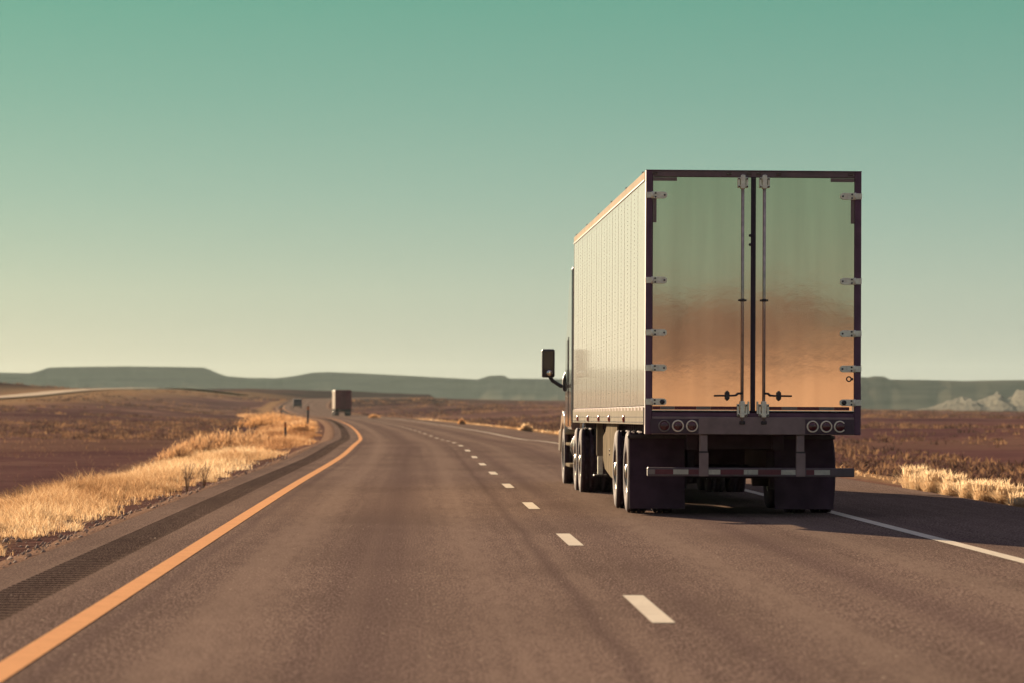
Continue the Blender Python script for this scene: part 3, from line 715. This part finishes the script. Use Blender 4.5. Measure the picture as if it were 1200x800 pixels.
# --- under-ride guard
gd = B().box(-1.27, 1.222, -.03, .07, .497, .603, .008).build('underride_guard', M['guard_dark'], truck)
for x in (-.594, .573):
    B().box(x - .048, x + .048, .005, .085, .604, .999, .008).box(x - .056, x + .056, -.036, -.031, .50, .78, .001).build('guard_post', M['sill_grey'], gd)
    B().box(x - .053, x + .053, -.002, .004, .78, .80, .002).build('post_weld', M['dark_steel'], gd)
for a, c, k in ((-1.265, -1.18, 'tape_grey'), (-1.178, -.962, 'tape_red'), (-.96, -.78, 'tape_white'), (-.778, -.655, 'tape_red'), (-.535, -.395, 'tape_white'), (-.393, -.113, 'tape_red'), (-.111, -.065, 'tape_white'), (-.06, .058, 'tape_white'), (.06, .335, 'tape_red'), (.337, .510, 'tape_white'), (.64, .735, 'tape_red'), (.737, .925, 'tape_white')):
    B().box(a, c, -.036, -.0305, .523, .580).build('reflective_tape', M[k], gd)

# --- tractor (mostly hidden by the trailer)
SH = -.075
def tx(x): return x + SH
for ya in (13.1, 14.45):
    for s in (-1, 1):
        wheel(truck, tx(s * 1.155), ya, s); wheel(truck, tx(s * .825), ya, s)
    B().tube([(tx(-.95), ya, .515), (tx(.95), ya, .515)], .09, 12).build('axle', M['under'], truck)
for s in (-1, 1): wheel(truck, tx(s * 1.06 - .03), 19.55, s, steer=True)
B().tube([(tx(-1.0), 19.55, .50), (tx(1.0), 19.55, .50)], .07, 12).build('axle', M['under'], truck)
b = B()
for s in (-1, 1): b.box(tx(s * .43 - .045), tx(s * .43 + .045), 12.4, 21.0, .72, .98, .01)
for ya in (12.5, 15.5, 17.5, 20.8): b.box(tx(-.4), tx(.4), ya, ya + .12, .76, .94)
b.prism([(12.9, .99), (14.6, .99), (14.5, 1.10), (13.0, 1.10)], 'X', tx(-.45), tx(.45)); b.build('chassis', M['under'], truck)
cab = B().prism([(16.95, .98), (18.95, .98), (18.98, 1.75), (18.72, 2.62), (18.35, 2.88), (17.9, 3.45), (17.2, 3.72), (16.95, 3.72)], 'X', tx(-1.22), tx(1.22), .06).build('cab', M['cab_paint'], truck, label='dark cab in front of the trailer')
hood = B().prism([(18.99, 1.0), (19.0, 1.72), (19.6, 1.66), (20.6, 1.52), (21.15, 1.28), (21.25, .72), (20.1, .62)], 'X', tx(-.86), tx(.86), .07).build('hood', M['cab_paint'], truck)
for s in (-1, 1):
    arch = [(18.92, .92), (18.95, 1.10), (19.12, 1.25), (19.55, 1.31), (20.05, 1.24), (20.35, 1.0), (20.95, .95), (21.05, .60), (20.45, .58), (20.16, .86), (19.9, 1.04), (19.55, 1.11), (19.2, 1.04), (19.0, .90)]
    B().prism(arch, 'X', tx(s * .84), tx(s * 1.235), .02).build('fender', M['fender_reflection'], truck)
    B().box(tx(s * 1.223 - .006), tx(s * 1.223 + .006), 17.92, 18.80, 1.05, 2.55, .004).build('cab_door', M['cab_paint'], cab)
    B().prism([(18.0, 1.80), (18.72, 1.78), (18.50, 2.45), (18.0, 2.50)], 'X', tx(s * 1.231 - .004), tx(s * 1.231 + .004)).build('side_window', M['glass'], cab)
    B().box(tx(s * 1.235 - .012), tx(s * 1.235 + .012), 17.95, 18.10, 1.52, 1.56, .004).build('door_handle', M['chrome'], cab)
    tank = B().lathe([(15.45, 0), (15.45, .26), (15.49, .30), (16.95, .30), (16.99, .26), (16.99, 0)], 'Y', 28, (tx(s * .93), 0, .70)).build('fuel_tank', M['chrome'], truck)
    for ya in (15.75, 16.7): B().lathe([(ya - .04, .302), (ya - .04, .312), (ya + .04, .312), (ya + .04, .302)], 'Y', 28, (tx(s * .93), 0, .70)).build('tank_strap', M['dark_steel'], tank)
    st = B().box(tx(s * 1.10 - .13), tx(s * 1.10 + .13), 17.2, 18.6, .36, .42, .01).box(tx(s * 1.12 - .11), tx(s * 1.12 + .11), 17.2, 18.6, .72, .77, .01)
    st.box(tx(s * 1.05 - .02), tx(s * 1.05 + .02), 17.2, 18.6, .40, .96); st.build('cab_step', M['skirt'], truck)
    # mirror on its arm
    ma = B().tube([(tx(s * 1.18), 18.95, 1.74), (tx(s * 1.30), 19.0, 1.74), (tx(s * 1.44), 19.02, 1.83), (tx(s * 1.50), 19.03, 1.93)], .035, 10).build('mirror_arm', M['black_plastic'], truck)
    B().prism([(tx(s * 1.17), 1.62), (tx(s * 1.27), 1.66), (tx(s * 1.27), 1.86), (tx(s * 1.23), 1.98), (tx(s * 1.17), 1.98)], 'Y', 18.86, 19.02, .02).build('mirror_base', M['black_plastic'], ma)
    mh = B().box(tx(s * 1.515 - .112), tx(s * 1.515 + .112), 18.96, 19.10, 1.885, 2.375, .03, 2).build('mirror', M['black_plastic'], truck)
    B().box(tx(s * 1.515 - .085), tx(s * 1.515 + .085), 18.953, 18.962, 2.03, 2.34).build('mirror_glass', M['glass'], mh)
    B().sphere((tx(s * 1.515 + .02), 18.955, 1.965), .055, (1, .25, .9)).build('spot_mirror', M['chrome'], mh)
B().prism([(-1.05, 1.82), (1.05, 1.82), (.98, 2.62), (-.98, 2.62)], 'Y', 0, .012).build('windscreen', M['glass'], cab, (tx(0), 18.93, 0)).rotation_euler = (R(16), 0, 0)
bpy.data.objects['windscreen'].location = (tx(0), 19.46, .10)
B().box(tx(-1.18), tx(1.18), 21.16, 21.34, .38, .72, .04, 2).build('front_bumper', M['chrome'], truck)
B().box(tx(-.48), tx(.48), 21.22, 21.30, .80, 1.24, .02).build('grille', M['chrome'], truck)
for s in (-1, 1):
    B().box(tx(s * .80 - .16), tx(s * .80 + .16), 20.98, 21.16, .82, 1.0, .03).build('headlight', M['glass'], truck)
    B().tube([(tx(s * 1.02), 16.86, .9), (tx(s * 1.02), 16.86, 3.1)], .065, 14).build('exhaust_stack', M['chrome'], truck)
# quarter fenders over the drive wheels and a hose between tractor and trailer
for s in (-1, 1): B().tube([(s * .2, 16.2, 1.5), (s * .22, 16.5, 1.2), (s * .2, 16.9, 1.45)], .018, 8).build('air_hose', M['marker_red'], truck)

# ------------------------------------------------------------------ far vehicles
def heading(y): return -math.atan(float(XC(y + 5) - XC(y - 5)) / 10)
ft = empty('semi_truck', (float(XC(570)) + 1.75, 570, float(ZC(570)) + .004), (0, 0, heading(570) * -1))
ft.rotation_euler = (0, 0, -math.atan(float(XC(575) - XC(565)) / 10) * 1.0)
tag(ft, 'small brown box truck far down the road where it bends left', 'truck')
B().box(-1.28, 1.28, .08, 14.6, 1.10, 4.08, .02).build('trailer_box', M['far_side'], ft)
B().box(-1.30, 1.30, 0, .09, 1.05, 4.12, .02).build('rear_frame', M['far_box'], ft)
for s in (-1, 1):
    d = B().box(min(s * .03, s * 1.2), max(s * .03, s * 1.2), -.03, -.002, 1.22, 4.0, .01).build('door', M['far_box'], ft)
    B().tube([(s * .2, -.05, 1.2), (s * .2, -.05, 4.0)], .02, 6).build('lock_rod', M['dark_steel'], d)
    B().box(s * .95 - .25, s * .95 + .25, -.05, -.003, 1.06, 1.18, .01).build('tail_lamp', M['lens_red'], ft)
    B().box(s * .95 - .33, s * .95 + .33, 1.0, 1.03, .15, 1.0).build('mud_flap', M['flap'], ft)
    for ya in (1.8, 3.1, 11.5, 12.9): wheel(ft, s * 1.14, ya, s)
    for ya in (1.8, 3.1, 11.5, 12.9): wheel(ft, s * .81, ya, s)
    wheel(ft, s * 1.1, 17.6, s, steer=True)
B().box(-1.2, 1.2, -.02, .08, .48, .60, .01).build('underride_guard', M['sill_grey'], ft)
B().box(-.5, .5, .9, 17.9, .72, 1.06, .02).build('chassis', M['under'], ft)
B().prism([(15.2, 1.0), (17.1, 1.0), (17.1, 1.8), (16.8, 2.8), (16.2, 3.6), (15.2, 3.7)], 'X', -1.2, 1.2, .05).build('cab', M['cab_paint'], ft)
B().prism([(17.1, .9), (17.1, 1.75), (18.8, 1.45), (18.95, .6), (18.2, .6)], 'X', -1.0, 1.0, .05).build('hood', M['cab_paint'], ft)

vy = 830.0
van = empty('van', (float(XC(vy)) - .4, vy, float(ZC(vy)) + .004), (0, 0, -math.atan(float(XC(vy + 5) - XC(vy - 5)) / 10)))
tag(van, 'tiny dark van far away on the rising bend, left of the brown truck', 'van')
vb = B().prism([(0, .38), (-.05, 1.25), (.15, 2.1), (3.4, 2.15), (4.3, 1.40), (5.2, 1.2), (5.3, .38)], 'X', -1.0, 1.0, .12).build('body', M['van_paint'], van)
B().box(-.65, .65, -.012, .0, 1.55, 2.0, .004).build('rear_window', M['black_plastic'], vb)
B().box(-.98, .98, -.08, .0, .48, .68, .02).build('rear_bumper', M['black_plastic'], vb)
WV = B().lathe([(-.11, 0), (-.11, .2), (-.11, .36), (.11, .36), (.11, 0)], 'X', 20).mesh('wheel', M['rubber'])
for s in (-1, 1):
    B().box(s * .9 - .06, s * .9 + .06, -.012, .0, 1.0, 1.5, .004).build('tail_lamp', M['lens_red'], vb)
    B().prism([(3.4, 1.5), (4.1, 1.5), (3.5, 2.15), (3.4, 2.15)], 'X', s * 1.004 - .004, s * 1.004 + .004).build('side_window', M['glass'], vb)
    for ya in (1.0, 4.3): mesh_obj('wheel', WV, van, (s * .88, ya, .36))

# ------------------------------------------------------------------ marker posts in the verge
def post(x, y, h, w, mat, label, cap=None, tilt=0.):
    z = gz(x, y)
    p = empty('marker_post', (x, y, z - .05), (0, R(tilt), 0)); tag(p, label, 'post', 'marker posts along the left verge')
    B().box(-w / 2, w / 2, -.03, .03, 0, h, .008).build('post', mat, p)
    if cap: B().box(-w * .52, w * .52, -.038, -.031, h - cap, h - .04, .002).build('reflector', M['reflector'], p)
post(-16.3, 286, 1.75, .17, M['post_grey'], 'tall grey marker post on the left verge just before the bend', .3, 1)
post(-11.1, 176, 1.0, .12, M['post_grey'], 'short dark marker post with orange top in the dry grass', .25, -2)
post(-33.5, 520, 1.7, .2, M['post_grey'], 'distant marker post at the end of the left verge', .3)

# ------------------------------------------------------------------ plants
def blades(px, py, pz, h, w, lean, tone, seg=2, spread=.25):
    """thin bent blades as one set of arrays"""
    n = len(px); a = rng.random(n) * 2 * np.pi; ca, sa = np.cos(a), np.sin(a)
    la = rng.random(n) * 2 * np.pi; l = lean * (.3 + rng.random(n)); dx, dy = np.cos(la) * l * h, np.sin(la) * l * h
    base = np.stack([px, py, pz], -1)
    side = np.stack([ca * w / 2, sa * w / 2, 0 * w], -1)
    mid = base + np.stack([dx * .30, dy * .30, h * .55], -1); tip = base + np.stack([dx, dy, h * (1 - .25 * l)], -1)
    v = np.stack([base - side, base + side, mid - side * .8, mid + side * .8, tip], 1).reshape(-1, 3)
    k = np.arange(n)[:, None] * 5
    f = np.concatenate([k + [[0, 1, 3]], k + [[0, 3, 2]], k + [[2, 3, 4]]], 1).reshape(-1, 3)
    return v, f, np.repeat(tone, 5)
def grass_obj(name, v, f, tone, mat, parent=None):
    return mesh_obj(name, from_arrays(name, v, f, mat, False, None, {'tone': tone}), parent)
def band(lo, hi, y0, y1, dens, hmul, wmul, seed, thr=.0):
    """lo, hi: offsets from the lane dashes at y0 and y1; the edges wander"""
    lo = lo if isinstance(lo, tuple) else (lo, lo); hi = hi if isinstance(hi, tuple) else (hi, hi)
    wl = max(hi[0] - lo[0], hi[1] - lo[1]); n = int(wl * (y1 - y0) * dens)
    y = rng.uniform(y0, y1, n); t = (y - y0) / (y1 - y0); a = lo[0] + t * (lo[1] - lo[0]); b = hi[0] + t * (hi[1] - hi[0])
    u = a + (b - a) * rng.random(n); x = XC(y) + u
    cl = fbm(x / .55, y / .75, seed); big = fbm(x / 2.2, y / 4, seed + 7); huge = fbm(x / 5, y / 11, seed + 13)
    edge_in = np.minimum(np.abs(u - a), np.abs(u - b)) - .75 * fbm(x / .9, y / 1.6, seed + 3) ** 1.5 * 1.6 - .25 * (rng.random(n) ** 3)
    keep = (edge_in > 0) & (cl + .5 * (big - .47) > .425 + thr + .16 * np.exp(-edge_in / .45) + .05 * rng.standard_normal(n))
    u, y, x, cl, big, huge, edge_in = (q[keep] for q in (u, y, x, cl, big, huge, edge_in)); m = len(u)
    h = hmul * (.22 + 1.0 * np.clip((cl - .30) * 2.4, 0, 1)) * (.5 + .8 * rng.random(m)) * (.55 + .95 * big) * (.45 + .55 * sstep(0, 1.1, edge_in))
    tone = np.clip(.05 + 1.6 * (huge - .28) + .9 * (cl - .47) + .22 * rng.standard_normal(m), 0, 1)
    return blades(x, y, height(x, y) - .02, h, wmul * (.6 + .8 * rng.random(m)), .75, tone)
def joined(name, sets, mat, label, cat):
    V, Fc, T = [], [], []; o = 0
    for v, f, t in sets: V.append(v); Fc.append(f + o); T.append(t); o += len(v)
    ob = grass_obj(name, np.vstack(V), np.vstack(Fc), np.concatenate(T), mat)
    return tag(ob, label, cat, None, 'stuff')
left = [band(-8.5, -5.25, -4, 24, 260, .30, .008, 200), band((-8.5, -8.8), -5.25, 24, 45, 1500, .31, .0048, 200), band((-8.8, -9.2), -5.25, 45, 80, 1150, .34, .0056, 200), band((-9.2, -9.5), -5.3, 80, 110, 420, .36, .009, 200)]
joined('grass', left, M['dry_grass'], 'pale golden dry grass along the left shoulder', 'grass')
beyond = [band((-9.5, -9.8), -5.3, 105, 140, 260, .34, .013, 205, .03), band((-9.8, -10.8), (-5.3, -5.6), 140, 220, 120, .38, .020, 205, .03), band((-10.8, -12.5), -5.7, 220, 420, 34, .42, .042, 205, .02), band((-12.5, -15), -5.9, 420, 700, 8, .5, .09, 205)]
joined('grass', beyond, M['rust_grass'], 'orange brown dry grass along the left shoulder towards the bend', 'grass')
right = [band(7.5, 8.8, -4, 24, 90, .22, .010, 230), band(7.5, 8.8, 24, 80, 130, .24, .011, 230), band(7.5, 9.2, 80, 200, 60, .26, .02, 230), band(7.6, 9.6, 200, 480, 14, .32, .05, 230)]
joined('grass', right, M['dry_grass'], 'short golden grass along the right shoulder', 'grass')
fl = [band(-20, -8.6, 40, 160, 7, .14, .010, 260, .12), band(-50, -10, 160, 420, 2, .20, .03, 260, .12)]
joined('grass', fl, M['sage'], 'thin dark dry grass scattered over the left plain', 'grass')
# loose stones between pavement and grass
def stones():
    n = 1700; y = 22 * (110 / 22.) ** rng.random(n); u = -rng.uniform(5.0, 6.3, n); x = XC(y) + u; z = height(x, y); zs = ZC(y)
    z = np.maximum(z, zs - np.interp(-u, [4.95, 5.25, 5.88, 6.3], [.012, .07, .26, .5]))
    sz = .010 + .030 * rng.random(n) ** 3
    ico = np.array([(1, 0, 0), (-1, 0, 0), (0, 1, 0), (0, -1, 0), (0, 0, 1), (0, 0, -1)], float)
    fc = np.array([(0, 2, 4), (2, 1, 4), (1, 3, 4), (3, 0, 4), (2, 0, 5), (1, 2, 5), (3, 1, 5), (0, 3, 5)])
    v = np.stack([x, y, z], -1)[:, None, :] + ico[None] * sz[:, None, None] * (.6 + .8 * rng.random((n, 6, 1)))
    f = (np.arange(n)[:, None, None] * 6 + fc[None]).reshape(-1, 3)
    tag(grass_obj('stones', v.reshape(-1, 3), f, np.repeat(rng.random(n), 6), M['stone']), 'loose small stones along the left pavement edge', 'stones', None, 'stuff')
M['stone'] = simple('stone', (.30, .19, .125), .95, 0, .4, 3)
stones()
# low dark brush over the plain
def brush():
    n = 26000
    r = 45 * (1250 / 45.) ** rng.random(n); az = np.radians(rng.uniform(-10, 10, n)); x = r * np.sin(az); y = r * np.cos(az)
    u = x - XC(y); d = fbm(x / 25, y / 60, 300)
    k = ((u < -9.5) | (u > 9.3)) & (d > .40 + .1 * rng.random(n)) & (np.abs(x - X2(y)) > 10); x, y, r = x[k], y[k], r[k]; n = len(x)
    m = 14
    s = (.07 + .26 * rng.random(n) ** 2) * (1 + r / 450)
    X = np.repeat(x, m) + rng.standard_normal(n * m) * np.repeat(s, m) * .8; Y = np.repeat(y, m) + rng.standard_normal(n * m) * np.repeat(s, m) * .8
    Z = np.repeat(height(x, y), m) - .03
    h = np.repeat(s, m) * (.35 + .6 * rng.random(n * m)); w = np.repeat(s, m) * .22
    tone = np.clip(np.repeat(rng.random(n), m) * .8 + .2 * rng.random(n * m), 0, 1)
    v, f, t = blades(X, Y, Z, h, w, .6, tone)
    tag(grass_obj('brush', v, f, t, M['sage']), 'low dark brush dotted over the desert plain', 'brush', None, 'stuff')
brush()
# single tufts and shrubs
def tuft(name, x, y, h, rad, n, mat, label, cat, group, w=.0055, lean=.75, rise=0):
    z = gz(x, y); root = empty(name, (x, y, z - .03)); tag(root, label, cat, group)
    a = rng.random(n) * 2 * np.pi; rr = rad * np.sqrt(rng.random(n)) * .45
    ph = h * (.45 + .6 * rng.random(n)); v, f, t = blades(rr * np.cos(a), rr * np.sin(a), 0 * a, ph, w * (.6 + .8 * rng.random(n)), lean, np.clip(.35 + .55 * rng.random(n), 0, 1))
    grass_obj('blades', v, f, t, mat, root)
    # seed heads on the tall stems
    k = max(12, n // 9); a = rng.random(k) * 2 * np.pi; rr = rad * np.sqrt(rng.random(k)) * .5
    v, f, t = blades(rr * np.cos(a), rr * np.sin(a), np.full(k, h * .62), h * (.35 + .2 * rng.random(k)), np.full(k, w * 2.6), .5, np.clip(.7 + .3 * rng.random(k), 0, 1))
    grass_obj('seed_heads', v, f, t, mat, root); return root
def px2ground(px, y, z=0.): return (px - 600) / 4200. * y
RT = 'pale grass tufts along the right shoulder'
ORD = ['first and tallest', 'second', 'third', 'fourth', 'fifth', 'sixth', 'seventh', 'eighth', 'ninth', 'last and lowest']
tl = [(px, y, h, '%s pale grass tuft from the trailer in the row along the right shoulder' % o) for (px, y, h), o in zip(
      [(1058, 63.0, .50), (1072, 61.2, .44), (1086, 59.6, .40), (1101, 58.2, .42), (1116, 56.8, .38), (1131, 55.4, .40), (1146, 54.2, .36), (1161, 53.0, .34), (1177, 51.6, .30), (1194, 50.4, .27)], ORD)]
for px, y, h, lab in tl:
    tuft('grass_tuft', px2ground(px, y) + .12 + random.uniform(-.1, .2), y + random.uniform(-.4, .4), h * random.uniform(.85, 1.2), random.uniform(.34, .56), random.randint(900, 1500), M['dry_grass'], lab, 'grass tuft', RT)
def shrub(x, y, h, rad, label, mat='rust_shrub', n=900, w=.03):
    z = gz(x, y); root = empty('dry_shrub', (x, y, z - .04)); tag(root, label, 'shrub', 'dry shrubs by the road')
    b = B()
    for k in range(9):
        a = random.uniform(0, 6.28); q = random.uniform(.3, .8); b.tube([(0, 0, 0), (math.cos(a) * rad * q * .4, math.sin(a) * rad * q * .4, h * .4), (math.cos(a) * rad * q, math.sin(a) * rad * q, h * .8)], .018, 5, .3)
    b.build('stem', M['twig'], root)
    p = rng.standard_normal((n, 3)); p /= np.linalg.norm(p, axis=1)[:, None]; p *= (.10 + .95 * rng.random(n) ** .6)[:, None]
    lob = 1 + .35 * np.sin(p[:, 0] * 5 + 1) * np.cos(p[:, 1] * 6)
    X = p[:, 0] * rad * lob; Y = p[:, 1] * rad * lob; Z = np.abs(p[:, 2]) * h * .72 * lob
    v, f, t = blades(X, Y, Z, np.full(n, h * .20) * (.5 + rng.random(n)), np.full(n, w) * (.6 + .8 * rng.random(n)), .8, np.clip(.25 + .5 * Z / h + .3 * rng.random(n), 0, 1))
    grass_obj('foliage', v, f, t, M[mat], root); return root
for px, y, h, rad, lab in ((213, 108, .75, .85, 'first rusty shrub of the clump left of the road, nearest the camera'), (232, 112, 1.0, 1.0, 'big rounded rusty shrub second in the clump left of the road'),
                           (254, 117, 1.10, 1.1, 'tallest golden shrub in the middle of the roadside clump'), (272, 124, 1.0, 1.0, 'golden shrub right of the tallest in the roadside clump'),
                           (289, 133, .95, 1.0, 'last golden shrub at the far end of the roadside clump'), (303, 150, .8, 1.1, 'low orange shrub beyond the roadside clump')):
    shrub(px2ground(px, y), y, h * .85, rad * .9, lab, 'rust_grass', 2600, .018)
for px, y, h, rad, lab in ((617, 225, .65, .40, 'round pale shrub beside the far right road edge'), (541, 300, .7, .32, 'small pale shrub at the far right edge of the bend'), (438, 470, .8, .8, 'orange shrub at the outer edge of the distant bend'),
                           (305, 330, 1.3, 2.2, 'orange shrub on the verge inside the distant bend'), (318, 400, 1.5, 2.6, 'wide orange shrub farthest along the inside of the bend'), (352, 215, .8, .9, 'dark orange shrub by the short marker post')):
    shrub(px2ground(px, y), y, h, rad, lab, 'rust_shrub' if px != 617 else 'dry_grass', 1000, .06)
# two bare weeds at the front edge of the grass
def weed(px, y, h, label):
    x = px2ground(px, y); root = empty('bare_weed', (x, y, gz(x, y) - .03)); tag(root, label, 'weed', 'bare weeds in the left grass')
    b = B()
    for k in range(8):
        a = random.uniform(0, 6.28); q = random.uniform(.05, .19); t_ = (math.cos(a) * q, math.sin(a) * q, h * random.uniform(.7, 1.0))
        m_ = (t_[0] * .35, t_[1] * .35, t_[2] * .55); b.tube([(0, 0, 0), m_, t_], .006, 5, .5)
        for j in range(3):
            a2 = random.uniform(0, 6.28); s_ = random.uniform(.45, .85); p0 = tuple(t_[i] * s_ for i in range(3)); b.tube([p0, (p0[0] + math.cos(a2) * .09, p0[1] + math.sin(a2) * .09, p0[2] + .10)], .004, 4, .5)
    b.build('stem', M['twig'], root)
weed(219, 62.5, .55, 'bare dark weed at the edge of the golden grass, left one'); weed(239, 65.5, .58, 'bare dark weed at the edge of the golden grass, right one')

# ------------------------------------------------------------------ haze
hm = bpy.data.materials.new('haze'); hm.use_nodes = True; ht = hm.node_tree
for n_ in list(ht.nodes):
    if n_.type == 'BSDF_PRINCIPLED': ht.nodes.remove(n_)
pv = ht.nodes.new('ShaderNodeVolumePrincipled'); pv.inputs['Color'].default_value = (.66, .85, .82, 1); pv.inputs['Density'].default_value = 3.0e-5
pv.inputs['Anisotropy'].default_value = .2
ht.links.new(pv.outputs[0], ht.nodes['Material Output'].inputs['Volume'])
hb = B().box(-6600, 6600, -6600, 6600, -46, 75).build('haze', hm); hb['kind'] = 'stuff'
tag(hb, 'thin pale desert haze over the whole plain', 'haze')
